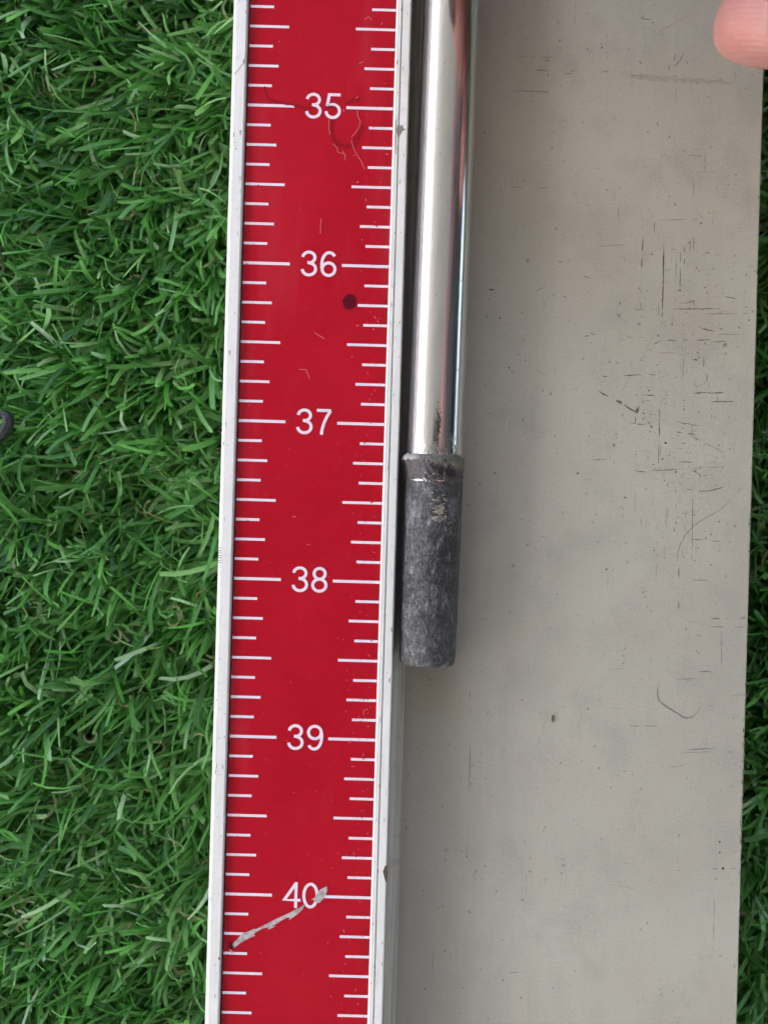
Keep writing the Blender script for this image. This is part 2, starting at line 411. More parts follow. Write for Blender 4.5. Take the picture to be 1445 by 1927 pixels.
g = MB(); g.poly(pp([(644, 566), (650, 557), (658, 553), (665, 555), (671, 561), (670, 571), (667, 578), (658, 583), (649, 580), (646, 573)], Z2), Z2)
sub(g, "dried_spot", [M_DKRED], strip)
# faint worm-like tracks pressed into the print, and pale hairline scratches and flecks
g = MB()
for pts, w in (([(498, 163), (499, 172), (503, 181), (510, 188), (520, 192), (535, 195), (552, 198), (570, 202), (588, 204)], 5),
               ([(612, 203), (622, 202), (632, 203)], 6), ([(650, 195), (662, 190), (672, 183), (675, 190)], 7),
               ([(625, 226), (624, 240), (625, 255), (629, 265), (637, 273), (650, 276), (662, 275), (670, 262), (676, 250), (684, 238)], 8)):
    g.strip(jag(pts, ZR, .6, 5), [w * S_R * rnd.uniform(.6, 1.1) for _ in jag(pts, ZR, 0, 5)], Z2 - 2e-5)
for _ in range(46):
    y = rnd.choice([201.4 + 37.125 * k for k in range(-5, 47)]); x = (741 if rnd.random() < .7 else 468) - (y - 201) * .0285; x += -rnd.uniform(2, 40) if x > 600 else rnd.uniform(2, 40)
    L = rnd.uniform(1, 4); g.strip(pp([(x, y + rnd.uniform(-3, 3)), (x + L, y + rnd.uniform(-3, 3))], ZR), rnd.uniform(.8, 2.2) * S_R, Z2 + 1e-5)
sub(g, "pressed_track", [M_TRACK], strip)['kind'] = 'stuff'
g = MB()
hair = [[(672, 206), (674, 218), (678, 231), (675, 240), (671, 248), (661, 258)], [(628, 271), (634, 279), (635, 286), (645, 289), (651, 293)], [(661, 264), (666, 281), (673, 293), (680, 304), (686, 318)],
        [(563, 695), (577, 696), (582, 713)], [(604, 412), (603, 440)], [(592, 626), (610, 638)], [(686, 38), (693, 32), (700, 38)], [(676, 120), (684, 116)],
        [(646, 285), (650, 301)], [(620, 224), (619, 236), (621, 254)], [(551, 973), (557, 972)], [(578, 1025), (584, 1024)], [(684, 1345), (684, 1337), (692, 1334)]]
for h in hair: g.strip(jag(h, ZR, .7, 5), 1.0 * S_R, Z2)
for _ in range(150):
    y = rnd.uniform(-20, 1950); x0, x1 = 742 - y * .0285, 470 - y * .0285
    t = abs(rnd.gauss(0, .13)) if rnd.random() < .8 else rnd.random()
    x = x0 - 4 - min(t, .95) * 260
    L, a, w = rnd.choice((1, 1.5, 2, 3, 6)), rnd.uniform(0, 3.14), rnd.uniform(.7, 1.9)
    g.strip(pp([(x, y), (x + L * math.cos(a) * .5, y + L * math.sin(a) * .5 + .3), (x + L * math.cos(a), y + L * math.sin(a))], ZR), [w * .6 * S_R, w * S_R, w * .4 * S_R], Z2)
o = sub(g, "pale_scratches", [M_PINKHAIR], strip); o['kind'] = 'stuff'

# --- dirt and nicks on the rails
g = MB(); zt = T + .00004
for k in range(7):
    y = 1031 + k * 4.6
    g.strip(pp([(411.5 - k * .1, y), (414 - k * .1, y + 1.2 * (k % 2)), (416.5 - k * .1, y + .8)], T), 1.5 * S_R, zt, 1)
g.poly(pp([(720.5, 1640), (724, 1630), (728.5, 1628), (729.5, 1644), (727, 1662), (723.5, 1653)], T), zt, 0)
for pts in ([(748, 236), (752, 238), (757, 235), (759, 242), (764, 243), (757, 247), (752, 256), (749, 262), (747, 252), (746, 244)],):
    g.poly(pp(pts, T), zt, 2)
g.strip(jag([(746, 225), (744, 262), (744.5, 290)], T, .5), 1.4 * S_R, zt, 2)
g.poly(pp([(411, 1800), (415, 1802), (415, 1807), (411.5, 1806)], T), zt, 1)
g.strip(jag([(440, 141), (449, 131), (460, 118), (463, 95)], T, .8), 1.1 * S_R, zt, 2)
for _ in range(110):
    y = rnd.uniform(-30, 1960); xb = 441 - y * .0285 if rnd.random() < .45 else 747 - y * .0285
    x = xb + rnd.uniform(3, 24); L = rnd.choice((1, 1, 2, 3, 8)); w = rnd.uniform(.7, 1.7)
    g.strip(jag([(x, y), (x + rnd.uniform(-1.5, 1.5) - L * .03, y + L)], T, .3, 2), w * S_R, zt, rnd.choice((1, 2, 2)))
o = bpart(g, "rail_dirt", [M_DARK, M_MID, M_FAINT]); o['kind'] = 'stuff'

# --- scuffs and scratches on the bed
g = MB(); zb = .00004; zc = [zb]
def sl(pts, w, mi, amp=.5, dash=0.0, taper=True):
    q = jag(pts, 0, amp, 5); n = len(q)
    run = []
    def flush():
        if len(run) > 1:
            m_ = len(run); ww = [w * S_R * rnd.uniform(.55, 1.15) * (1 if not taper else min(1, .35 + 3 * min(i, m_ - 1 - i) / m_)) for i in range(m_)]
            zc[0] += 4e-8; g.strip(list(run), ww, zc[0], mi)
        run.clear()
    for p in q:
        if dash and rnd.random() < dash: flush()
        else: run.append(p)
    flush()
def Q(pts, x0, y0, s): return [(a / s + x0, b / s + y0) for a, b in pts]
A = lambda *p: Q(p, 1000, 350, 3.247)
B = lambda *p: Q(p, 1050, 700, 2.4076)
C = lambda *p: Q(p, 850, 0, 2.4286)
E = lambda *p: Q(p, 860, 480, 4.817)
F = lambda *p: Q(p, 650, 1400, 3.657)
lines = [
 (A((530,125),(530,210)),1.2,2,0),(A((675,160),(678,270)),2.4,2,.1),(A((678,310),(674,420),(668,520)),1.8,1,.08),(A((668,560),(665,760)),1.3,2,.25),(A((748,220),(748,290)),1.4,1,0),
 (A((805,360),(804,520),(797,760)),1.9,1,.04),(A((805,400),(803,515)),1.6,0,0),(A((799,660),(797,750)),1.6,0,0),(A((797,770),(788,870)),1.5,1,.2),(A((850,440),(847,515)),1.4,1,.05),(A((880,450),(880,560)),1.2,2,.05),
 (A((908,400),(905,610)),1.5,1,.12),(A((932,370),(930,480)),1.5,1,.1),(A((965,310),(965,400)),1.5,1,.1),(A((987,310),(987,395)),1.4,1,.1),(A((690,210),(1010,205)),1.2,2,.15),
 (A((390,372),(590,358)),1.3,2,.1),(A((620,755),(780,755)),1.5,1,.35),(A((860,752),(1150,750)),1.5,1,.05),(A((1060,783),(1340,778)),1.1,2,.1),(A((820,943),(1090,940)),1.4,1,.08),(A((1090,955),(1190,948)),1.1,1,.05),
 (A((980,840),(1050,875),(1130,892)),1.6,1,.1),(A((1130,905),(1280,908)),1,2,.1),(A((740,970),(790,945)),1.2,1,0),(A((920,940),(925,1100),(920,1230)),1.1,2,.15),(A((975,930),(980,1150)),1.6,1,.4),(A((1050,1050),(1050,1110)),1.4,1,.05),
 (A((1070,1150),(1070,1200)),1.3,1,0),(A((430,1165),(560,1160),(720,1150),(890,1180)),2.2,1,.45),(A((720,1110),(745,1160)),1.8,1,.2),(A((770,1130),(900,1185)),1.8,1,.2),(A((410,1253),(470,1290)),2.2,0,.1),
 (A((560,1335),(610,1370),(650,1390)),2.4,0,0),(A((640,1380),(655,1345)),3,1,0),(A((975,1270),(1020,1262),(1170,1262)),1.3,1,.05),(A((1100,1318),(1230,1318)),1.3,1,.05),(A((778,1370),(778,1560)),1.2,1,.15),(A((632,1405),(632,1450),(600,1445)),1.3,1,0),
 (A((640,1455),(740,1470)),1.2,1,.4),(A((630,1277),(830,1280)),1.8,1,.4),(A((690,1310),(800,1320)),1.5,2,.4),(A((800,1440),(1000,1450)),1.6,2,.4),(A((850,1500),(1000,1520)),1.8,1,.5),(A((320,920),(390,905)),1.7,1,.3),(A((320,550),(360,565)),1.4,1,.1),
 (A((570,910),(650,950)),1.3,2,.2),(A((840,390),(920,388)),1.2,2,.2),(A((540,370),(580,480)),1.2,2,.3),(A((940,720),(985,700),(995,740)),1.4,1,.3),(A((770,1018),(900,1022)),1.2,2,.3),(A((1180,675),(1250,690)),1.4,1,.1),
 (B((830,520),(780,580),(720,632),(660,665),(612,696),(578,735),(552,778),(540,820),(537,860)),1.3,2,.06),(B((607,570),(605,855)),1.1,1,.06),(B((545,860),(545,1075)),1.7,1,.35),(B((690,1118),(770,1118)),1.5,0,0),(B((785,1117),(843,1115),(843,1104)),1.5,1,.05),
 (B((690,1155),(750,1155)),1.3,1,.1),(B((795,1155),(840,1155)),1.2,2,.1),(B((457,1402),(449,1430),(449,1465),(457,1492),(490,1518),(540,1548),(562,1564),(583,1569),(607,1563),(625,1548),(632,1535),(645,1520)),1.7,1,.0),(B((645,1520),(700,1510)),1.5,2,.4),
 (B((375,1392),(425,1392)),1.8,1,.1),(B((540,1392),(600,1390),(635,1394)),1.5,1,.08),(B((640,1358),(692,1356)),1.6,1,0),(B((590,1710),(715,1706)),1.3,1,.02),(B((560,1724),(720,1720)),1.1,2,.1),(B((350,452),(550,441)),1.1,1,.1),
 (B((560,440),(740,430)),1.2,2,.2),(B((605,445),(640,468),(650,498),(680,535)),1.4,1,.15),(B((675,541),(745,522)),1.6,0,.0),(B((580,530),(620,540),(680,538)),1.3,1,.2),(B((610,97),(740,95)),1.3,1,.05),(B((690,135),(793,133)),1.3,1,.03),
 (B((345,105),(450,105)),2,1,.4),(B((305,1604),(450,1603)),1.1,1,.08),(B((548,1788),(568,1778)),2.4,0,0),(B((250,1347),(310,1344)),1.2,2,.1),(B((340,1790),(540,1788)),1.4,2,.4),(B((458,170),(457,290)),1.2,1,.08),(B((456,330),(452,415)),1.2,1,.1),(B((558,440),(556,520)),1.6,1,.3),
 (B((340,230),(430,245)),1.4,1,.3),(B((470,215),(640,245)),1.3,2,.2),(B((600,290),(720,350),(760,370)),1.2,2,.15),(B((740,265),(790,310)),1.3,2,.2),(B((520,408),(740,408)),1.8,2,.3),(B((120,399),(220,398)),1.5,2,.1),(B((738,1170),(738,1340)),1,2,.1),(B((620,1190),(660,1205)),1.8,1,.2),
 (B((600,1240),(640,1280)),1.5,1,.4),(B((780,1465),(840,1462)),1.2,2,.05),(B((780,1382),(840,1384)),1.4,1,.4),(B((760,1722),(795,1720)),1.3,1,0),(B((560,760),(660,760)),1.6,2,.3),(B((690,765),(750,770)),1.6,2,.2),(B((570,940),(680,945)),1.4,2,.3),
 (C((285,415),(445,420)),1.3,1,.02),(C((620,440),(680,445)),1.3,1,.05),(C((300,260),(470,262)),1.6,2,.15),(C((510,338),(550,338)),1.4,1,0),(C((905,66),(880,68),(862,84),(910,92)),1.5,1,.02),(C((905,210),(905,242)),1.2,2,0),(C((990,255),(990,325)),1.5,1,.15),(C((1023,245),(1013,282)),1.4,1,.1),
 (C((1010,310),(1040,278),(1062,235)),1.4,1,.05),(C((850,708),(1130,712)),1.3,2,.3),(C((1155,560),(1155,790)),1.1,2,.15),(C((940,150),(1010,110),(1080,75)),1.1,2,.1),(C((320,320),(800,330)),3.0,2,.5),(C((1030,440),(1220,445)),1.5,2,.3),(C((960,240),(962,290)),1.3,2,.2),(C((130,850),(460,860)),1.6,2,.4),
 (E((750,240),(790,480)),1.4,2,.3),(E((700,1020),(760,1070),(820,1095)),1.3,2,.05),(E((1140,195),(1210,210)),1.3,1,.1),(E((700,330),(790,290)),1.3,2,.1),
 (F((857,0),(855,120),(850,330)),1.2,1,.03),(F((845,560),(835,780)),1,2,.2),(F((600,1440),(598,1560)),1.2,1,.1),(F((720,1430),(720,1490)),1,2,0),(F((1120,1575),(1270,1565)),1.1,1,.2),(F((1240,860),(1240,1010)),1.2,2,.3),(F((630,740),(628,900)),1,2,.2),(F((808,890),(808,960)),1,2,0),
 ([(905,1165),(917,1164)],1.3,1,0),([(805,1262),(806,1280),(818,1279)],1.4,1,.0),([(880,1160),(887,1165)],1.5,1,0),([(1340,1635),(1350,1634)],1.5,1,0),([(1374,1634),(1385,1634)],1.2,1,0),([(1343,1690),(1341,1790)],1,2,.15),([(884,1300),(884,1345)],1.1,1,.1),
]
for pts, w, mi, d in lines: sl(pts, w * 1.15, mi, .5, d + .015)
# brown rubbed smear across the top
for k in range(150):
    t = rnd.random(); x = 1180 + t * 205; y = 143 + t * 15 + rnd.gauss(0, 3.0); L = rnd.uniform(1.5, 7)
    sl([(x, y), (x + L, y + L * .07)], rnd.uniform(.8, 2.0), 3, .2)
for k in range(90):
    x = rnd.uniform(980, 1190); y = 132 + rnd.gauss(0, 6); sl([(x, y), (x + rnd.uniform(1, 4), y + rnd.uniform(-1.5, 1.5))], rnd.uniform(.8, 1.6), 2, .2)
def blob(x, y, rx, ry, mi, rot=0):
    n = 9; pts = []
    for i in range(n):
        a = 2 * math.pi * i / n; k = rnd.uniform(.6, 1.15); px, py = rx * k * math.cos(a), ry * k * math.sin(a)
        pts.append((x + px * math.cos(rot) - py * math.sin(rot), y + px * math.sin(rot) + py * math.cos(rot)))
    zc[0] += 4e-8; g.poly(pp(pts, 0)[::-1], zc[0], mi)
for s in (E((305,312),(305,345),(290,402),(345,345),(398,673),(272,560),(978,378),(1380,970),(1218,712),(1245,720),(438,630),(600,770),(615,955),(470,1022),(775,1228),(588,525),(1010,592),(390,573)),
          F((855,520),(685,790),(740,645),(895,880),(685,1422),(830,1525),(418,578),(408,520),(665,430),(670,1115),(928,1547),(785,1855),(1083,1626),(545,1685),(805,1680),(835,775),(960,840),(495,30)),
          A((203,678),(540,718),(855,845),(703,640),(475,1078),(1305,648),(1328,820),(670,1065),(715,1250),(730,1472),(655,625),(685,1390),(725,1395)),
          B((435,808),(690,875),(485,322),(480,492),(578,1165),(375,1890),(300,1810),(180,770),(405,390)), C((685,218),(893,602),(513,550),(150,608),(992,628),(685,820),(330,35))):
    for i, (x, y) in enumerate(s): blob(x, y, rnd.uniform(1.0, 2.7), rnd.uniform(.8, 1.9), rnd.choice((0, 1, 1)), rnd.uniform(0, 3))
blob(924, 545, 6.5, 1.8, 0); blob(1353, 1584, 2.2, 2.2, 0); blob(1353, 1604, 2.2, 2.2, 0); blob(1359, 1634, 3, 3, 0); blob(765, 1558, 4, 6, 2); blob(1165, 757, 8, 3.4, 1, .5); blob(1198, 772, 5, 5, 1)
for _ in range(520):                     # fine grime specks, thickest in the rubbed zone
    if rnd.random() < .55: x, y = rnd.gauss(1285, 65), rnd.gauss(740, 230)
    else: x, y = rnd.uniform(760, 1420), rnd.uniform(-20, 1950)
    if not (U(x, 0, y) > uRf + .0004 and U(x, 0, y) < uBR - .0006): continue
    r = abs(rnd.gauss(0, .6)) + .45
    blob(x, y, r * rnd.uniform(.8, 1.8), r, rnd.choice((1, 2, 2, 2)), rnd.choice((0, 1.57, rnd.uniform(0, 3))))
for _ in range(230):                     # short faint scuffs, along or across the board
    if rnd.random() < .6: x, y = rnd.gauss(1280, 70), rnd.gauss(760, 260)
    else: x, y = rnd.uniform(780, 1400), rnd.uniform(0, 1927)
    if not (U(x, 0, y) > uRf + .001 and U(x, 0, y) < uBR - .002): continue
    L = rnd.expovariate(1 / 14) + 3
    sl([(x, y), (x - .028 * L, y + L)] if rnd.random() < .5 else [(x, y), (x + min(L, 12), y + .02 * L)], rnd.uniform(.6, 1.3), 2, .4, .15)
for _ in range(70):                      # hairlines at odd angles
    x, y = rnd.uniform(790, 1390), rnd.uniform(0, 1927); a = rnd.uniform(0, 3.14); L = rnd.expovariate(1 / 22) + 6
    x1, y1 = x + L * math.cos(a), y + L * math.sin(a)
    if not all(uRf + .001 < U(q, 0, w) < uBR - .001 for q, w in ((x, y), (x1, y1))): continue
    sl([(x, y), ((x + x1) / 2 + rnd.gauss(0, 2), (y + y1) / 2 + rnd.gauss(0, 2)), (x1, y1)], rnd.uniform(.5, .9), rnd.choice((2, 2, 4)), .4, .12)
for _ in range(160):
    x, y = rnd.uniform(780, 1390), rnd.uniform(0, 1927)
    if uRf + .001 < U(x, 0, y) < uBR - .001: blob(x, y, rnd.uniform(.6, 1.6), rnd.uniform(.6, 1.3), 4, rnd.uniform(0, 3))
for _ in range(60):                      # nicked edge
    y = rnd.choice((rnd.gauss(1500, 90), rnd.uniform(150, 1900))); x = 1437 - (y - 120) * .0282
    blob(x - rnd.uniform(1, 5), y, rnd.uniform(.6, 1.5), rnd.uniform(1, 5), rnd.choice((0, 1, 1)))
for i in range(5):
    sl([(742 + i * 5 - 1, 1262 + i * 10), (732 + i * 5 - 11, 1600)], .9, 2, .2, .3)
o = bpart(g, "scratches", [M_DARK, M_MID, M_FAINT, M_BROWN, M_PALE]); o['kind'] = 'stuff'
# crumb on the bed
g = MB(); cu, cv = P(1039, 1352, 0); n = 8
ring = [(cu + .00026 * math.cos(2 * math.pi * i / n) * rnd.uniform(.7, 1.2), cv + .00072 * math.sin(2 * math.pi * i / n) * rnd.uniform(.75, 1.15)) for i in range(n)]
g.add([(a - cu, b - cv, .00005) for a, b in ring] + [((a - cu) * .6, (b - cv) * .6, .00035) for a, b in ring],
      [(i, (i + 1) % n, n + (i + 1) % n, n + i) for i in range(n)] + [tuple(range(n, 2 * n))])
tag(g.build("grass_crumb", flat_mat("dry_olive_crumb", lin(96, 98, 62), .8), loc=(cu, cv, 0)), "tiny olive green crumb lying alone on the lower middle of the grey bed", "crumb")

# ------------------------------------------------------------------ golf shaft
RT = .00470
top_c, end_c = Vector((*P(850.3, 0, RT), RT)), Vector((*P(804, 1225, RT), RT))
ax = (top_c - end_c).normalized()
def on_axis(y): # photo row -> distance along the shaft from the collar datum (row 863)
    return None
k0 = Vector((*P(850.3 - 863 * .0378, 863, RT), RT))
shaft = tag(empty("golf_shaft", k0), "shiny steel golf shaft with crusty glue ring and dark bare tip on grey bed", "golf shaft")
shaft.rotation_euler = (0, 0, math.atan2(-ax.x, ax.y))
PXM = S_R * (D - (RT - ZR)) / D
def lathe(prof, n=72, jit=None):
    g = MB(); k = len(prof)
    for i, (y, r) in enumerate(prof):
        for j in range(n):
            a = 2 * math.pi * j / n; rr = r if jit is None else jit(y, r, a)
            g.v.append((rr * math.sin(a), y if jit is None or not isinstance(rr, tuple) else rr[1], rr * math.cos(a)))
    for i in range(k - 1):
        for j in range(n):
            g.f.append((i * n + j, (i + 1) * n + j, (i + 1) * n + (j + 1) % n, i * n + (j + 1) % n)); g.m.append(0)
    g.f.append(tuple(range(n))); g.m.append(0); g.f.append(tuple(reversed(range((k - 1) * n, k * n)))); g.m.append(0)
    return g
def y_of(row): return (863 - row) * PXM
o = lathe([(y_of(872), .00465), (y_of(860), .00465), (y_of(700), .00465), (y_of(300), .00463), (y_of(0), .0046), (.40, .0046)], 128).build("steel_tube", M_CHROME, shaft, True); fix_normals(o)
# flared collar of old glue
import mathutils.noise as mn
def cj(y, r, a):
    nz = mn.noise(Vector((math.sin(a) * 3, math.cos(a) * 3, y * 900))) 
    fl = max(0, r - RT)
    left = .5 - .5 * math.sin(a)
    rr = RT + fl * (.45 + 1.0 * left) + .00010 * nz * (1 if fl > 0 else .3)
    c = math.cos(a)
    if rr * c < -RT: rr = RT / -c
    return rr
prof = [(y_of(859), .00462), (y_of(861), .00478), (y_of(863.5), .00502), (y_of(865.5), .00516), (y_of(868), .00518), (y_of(872), .00512), (y_of(878), .00502), (y_of(886), .00492), (y_of(895), .00484), (y_of(901), .00480), (y_of(905), .00480), (y_of(908), .00465)]
def cjy(y, r, a): return cj(y, r, a)
g = lathe(prof, 96, cjy)
for i in range(96 * len(prof)):      # ragged top rim
    x, y, z = g.v[i]; a = math.atan2(x, z)
    k = 1 if y > y_of(866) else .35 if y > y_of(880) else .15
    g.v[i] = (x, y + .00055 * k * mn.noise(Vector((math.sin(a) * 4, math.cos(a) * 4, 3.1))) + .00025 * 1.6 * k * mn.noise(Vector((math.sin(a) * 14, math.cos(a) * 14, 7.1))), z)
o = g.build("glue_collar", M_GLUE, shaft, True); fix_normals(o)
# curved patches hugging a cylinder: x and row in photo pixels
def patch(pts, r, name, mat, parent=shaft, mb=None):
    g = mb or MB(); q = []
    for x, row in pts:
        cx = 850.3 - row * .0378; s = max(-.98, min(.98, (x - cx) * PXM / r)); a = math.asin(s); q.append((r * math.sin(a), y_of(row), r * math.cos(a)))
    cc = sum((Vector(v) for v in q), Vector()) / len(q); cc *= 1; ca = math.atan2(cc.x, cc.z); cc = Vector((r * math.sin(ca), cc.y, r * math.cos(ca)))
    n = len(q); g.add(q + [tuple(cc)], [(i, (i + 1) % n, n) for i in range(n)])
    if mb is None: return g.build(name, mat, parent, False)
patch([(836, 884), (845, 883), (853, 886), (854, 892), (853, 898), (846, 897), (838, 894), (835, 889)], .00499, "char_spot", M_CHAR)
patch([(824, 881), (831, 882), (832, 890), (829, 897), (823, 894), (821, 887)], .00500, "char_spot", M_CHAR)
patch([(806, 874), (815, 879), (822, 882), (821, 887), (812, 884), (805, 879)], .00506, "char_spot", M_CHAR)
gc, gr_ = MB(), MB()
for _ in range(70):
    x, row = rnd.gauss(826, 17), rnd.uniform(866, 903); k = rnd.uniform(.8, 2.4)
    patch([(x + k * rnd.uniform(.5, 1.4) * math.cos(t * 1.05), row + k * rnd.uniform(.5, 1.3) * math.sin(t * 1.05)) for t in range(6)], .00507 - .00022 * (row - 866) / 37 + rnd.uniform(0, 2e-5), "", None, mb=gc if rnd.random() < .6 else gr_)
gc.build("crust_fleck", M_CHAR, shaft)['kind'] = 'stuff'; gr_.build("pale_fleck", M_RESID, shaft)['kind'] = 'stuff'
g = MB()
for _ in range(16):
    x, row = rnd.gauss(824, 20), rnd.gauss(905, 4); patch([(x, row), (x + rnd.uniform(1, 3.5), row - rnd.uniform(.2, 1)), (x + rnd.uniform(.6, 2.5), row + rnd.uniform(.6, 1.8))], .00486, "", None, mb=g)
for pts in ([(769, 902), (780, 904), (792, 904.5), (794, 907), (783, 907), (774, 905.5)], [(795, 902), (800, 904), (801, 908), (797, 908)], [(818, 904), (826, 906), (833, 903), (832, 907), (824, 908.5)],
            [(845, 907), (848, 905), (847.5, 911), (844.5, 914)], [(803, 909), (806, 905), (808, 909)], [(817, 921), (821, 925), (818, 926)]):
    patch(pts, .00484, "", None, mb=g)
g.build("bare_glint", M_GLINT, shaft)['kind'] = 'stuff'
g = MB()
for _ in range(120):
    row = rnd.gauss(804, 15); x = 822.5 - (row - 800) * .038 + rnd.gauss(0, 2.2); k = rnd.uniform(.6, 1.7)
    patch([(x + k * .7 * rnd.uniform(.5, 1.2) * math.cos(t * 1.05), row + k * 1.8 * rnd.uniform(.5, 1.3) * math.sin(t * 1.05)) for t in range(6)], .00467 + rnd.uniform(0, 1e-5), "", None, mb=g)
o = g.build("painted_reflection", flat_mat("reflection_dark", lin(112, 110, 108), .22, Metallic=1.0), shaft); o['kind'] = 'stuff'  # flecks paint the phone's dark reflection onto the chrome
# bare tip
prof = [(y_of(903), .00468), (y_of(906), .00472), (y_of(935), .00470), (y_of(1000), .00470), (y_of(1100), .00468), (y_of(1180), .00463), (y_of(1228), .00457), (y_of(1241), .00451), (y_of(1246), .00438), (y_of(1249.5), .0041), (y_of(1250.5), .0034)]
pr2 = []
for (y0, r0), (y1, r1) in zip(prof, prof[1:]):
    n = max(1, int(abs(y1 - y0) / .00035))
    for i in range(n): pr2.append((y0 + (y1 - y0) * i / n, r0 + (r1 - r0) * i / n))
pr2.append(prof[-1])
def tj(y, r, a):
    v = Vector((math.sin(a) * r * 1400, y * 1400, math.cos(a) * r * 1400))
    return r + .00004 * mn.noise(v) + .000035 * mn.noise(v * 2.3) + (.00003 * mn.noise(v * .5) if y < y_of(1215) else 0)
o = lathe(pr2, 128, tj).build("bare_tip", M_TIP, shaft, True); fix_normals(o)
g = MB()
for _ in range(46):
    x, row = rnd.gauss(826, 10), rnd.choice((rnd.gauss(958, 7), rnd.gauss(975, 5), rnd.gauss(940, 8))); k = rnd.uniform(1, 3.2)
    patch([(x + k * rnd.uniform(.6, 1.5) * math.cos(t * 1.05), row + k * .7 * rnd.uniform(.5, 1.3) * math.sin(t * 1.05)) for t in range(6)], .00474 + rnd.uniform(0, 1e-5), "", None, mb=g)
patch([(816, 953), (824, 950), (833, 952), (834, 957), (830, 960), (831, 966), (822, 967), (817, 965)], .00476, "", None, mb=g)
patch([(808, 973), (818, 971), (826, 970), (838, 970), (836, 976), (828, 979), (818, 980), (810, 978)], .00476, "", None, mb=g)
o = g.build("residue_flakes", M_RESID, shaft); o['kind'] = 'stuff'

# ------------------------------------------------------------------ hand reaching in from the upper right, thumb tip in the picture
hand = None
def skin_chain(name, verts, edges, mat, sub=3):
    me = bpy.data.meshes.new(name); me.from_pydata([v[0] for v in verts], edges, []); me.update()
    o = bpy.data.objects.new(name + "_cage", me); col.objects.link(o)
    md = o.modifiers.new("skin", 'SKIN'); md.use_smooth_shade = True
    for i, v in enumerate(verts):
        sv = me.skin_vertices[0].data[i]; r = v[1]; sv.radius = r if isinstance(r, tuple) else (r, r); sv.use_root = (i == 0)
    sd_ = o.modifiers.new("sub", 'SUBSURF'); sd_.levels = sub; sd_.render_levels = sub
    dg = bpy.context.evaluated_depsgraph_get(); dg.update()
    m2 = bpy.data.meshes.new_from_object(o.evaluated_get(dg)); m2.name = name
    bpy.data.objects.remove(o)
    m2.materials.clear(); m2.materials.append(mat)
    m2.polygons.foreach_set('use_smooth', [True] * len(m2.polygons))
    o2 = bpy.data.objects.new(name, m2); col.objects.link(o2); return o2
def pz(x, y, z): return (*P(x, y, z), z)
tip = Vector(pz(1468, 52, .026))
hv = [(Vector((.145, .150, .052)), .027),      # 0 wrist
      (Vector((.118, .147, .050)), .030),      # 1 palm
      (Vector((.092, .143, .046)), .029),      # 2 palm front
      (Vector((.185, .185, .13)), .031), (Vector((.235, .24, .25)), .040), (Vector((.275, .285, .36)), .045),   # 3-5 forearm, elbow
      # thumb
      (Vector((.112, .124, .044)), .019), (Vector((.088, .104, .036)), .0150), (Vector((.072, .088, .030)), .0128), (tip, .0128), (tip + Vector((.0005, -.0055, -.002)), .0098),
      # index
      (Vector((.064, .110, .042)), .0110), (Vector((.036, .0915, .036)), .0100), (Vector((.0185, .0890, .0265)), .0088), (Vector((.0105, .0875, .0175)), .0076),
      # middle
      (Vector((.064, .130, .045)), .0112), (Vector((.034, .114, .043)), .0102), (Vector((.013, .109, .030)), .0090), (Vector((.0060, .107, .0178)), .0078),
      # ring
      (Vector((.066, .154, .047)), .0106), (Vector((.037, .149, .047)), .0096), (Vector((.016, .143, .032)), .0086), (Vector((.0075, .139, .0180)), .0070),
      # little
      (Vector((.072, .170, .044)), .0096), (Vector((.048, .169, .041)), .0084), (Vector((.027, .164, .029)), .0076), (Vector((.017, .160, .0150)), .0066)]
he = [(0, 1), (1, 2), (0, 3), (3, 4), (4, 5), (1, 6), (6, 7), (7, 8), (8, 9), (9, 10), (2, 11), (11, 12), (12, 13), (13, 14), (2, 15), (15, 16), (16, 17), (17, 18), (2, 19), (19, 20), (20, 21), (21, 22), (2, 23), (23, 24), (24, 25), (25, 26)]
# the rest of the figure, crouching beside the board (all of it beyond the picture's edge)
i0 = len(hv)
body = [(Vector((.310, .310, .64)), .060), (Vector((.365, .10, .62)), (.16, .16)), (Vector((.45, .09, .46)), (.15, .15)), (Vector((.53, .09, .31)), (.150, .150)),
        (Vector((.30, .09, .79)), .055), (Vector((.27, .09, .88)), .085), (Vector((.25, .09, .95)), .088),
        (Vector((.325, -.10, .64)), .058), (Vector((.33, -.21, .42)), .043), (Vector((.165, -.135, .235)), .030), (Vector((.105, -.11, .205)), .030),
        (Vector((.36, .22, .26)), .078), (Vector((.29, .25, .11)), .062), (Vector((.50, .23, .035)), .045), (Vector((.64, .23, .02)), .03),
        (Vector((.36, -.03, .24)), .078), (Vector((.29, -.06, .10)), .062), (Vector((.50, -.05, .035)), .045), (Vector((.64, -.05, .02)), .03)]
be = [(5, i0), (i0, i0 + 1), (i0 + 1, i0 + 2), (i0 + 2, i0 + 3), (i0 + 1, i0 + 4), (i0 + 4, i0 + 5), (i0 + 5, i0 + 6), (i0 + 1, i0 + 7), (i0 + 7, i0 + 8), (i0 + 8, i0 + 9), (i0 + 9, i0 + 10),
      (i0 + 3, i0 + 11), (i0 + 11, i0 + 12), (i0 + 12, i0 + 13), (i0 + 13, i0 + 14), (i0 + 3, i0 + 15), (i0 + 15, i0 + 16), (i0 + 16, i0 + 17), (i0 + 17, i0 + 18)]
lh = hv[0:0]; hv = hv + body; he = he + be
for k, (y, zz, xe) in enumerate(((-.075, .197, .030), (-.098, .198, .032), (-.120, .197, .033), (-.140, .195, .036))):      # fingers of the other hand round the phone's edge
    n0 = len(hv); hv += [(Vector((.075, y, zz + .008)), .0100), (Vector((.052, y + .004, zz + .002)), .0088), (Vector((.0445, y + .006, .182)), .0070)]; he += [(i0 + 10, n0), (n0, n0 + 1), (n0 + 1, n0 + 2)]
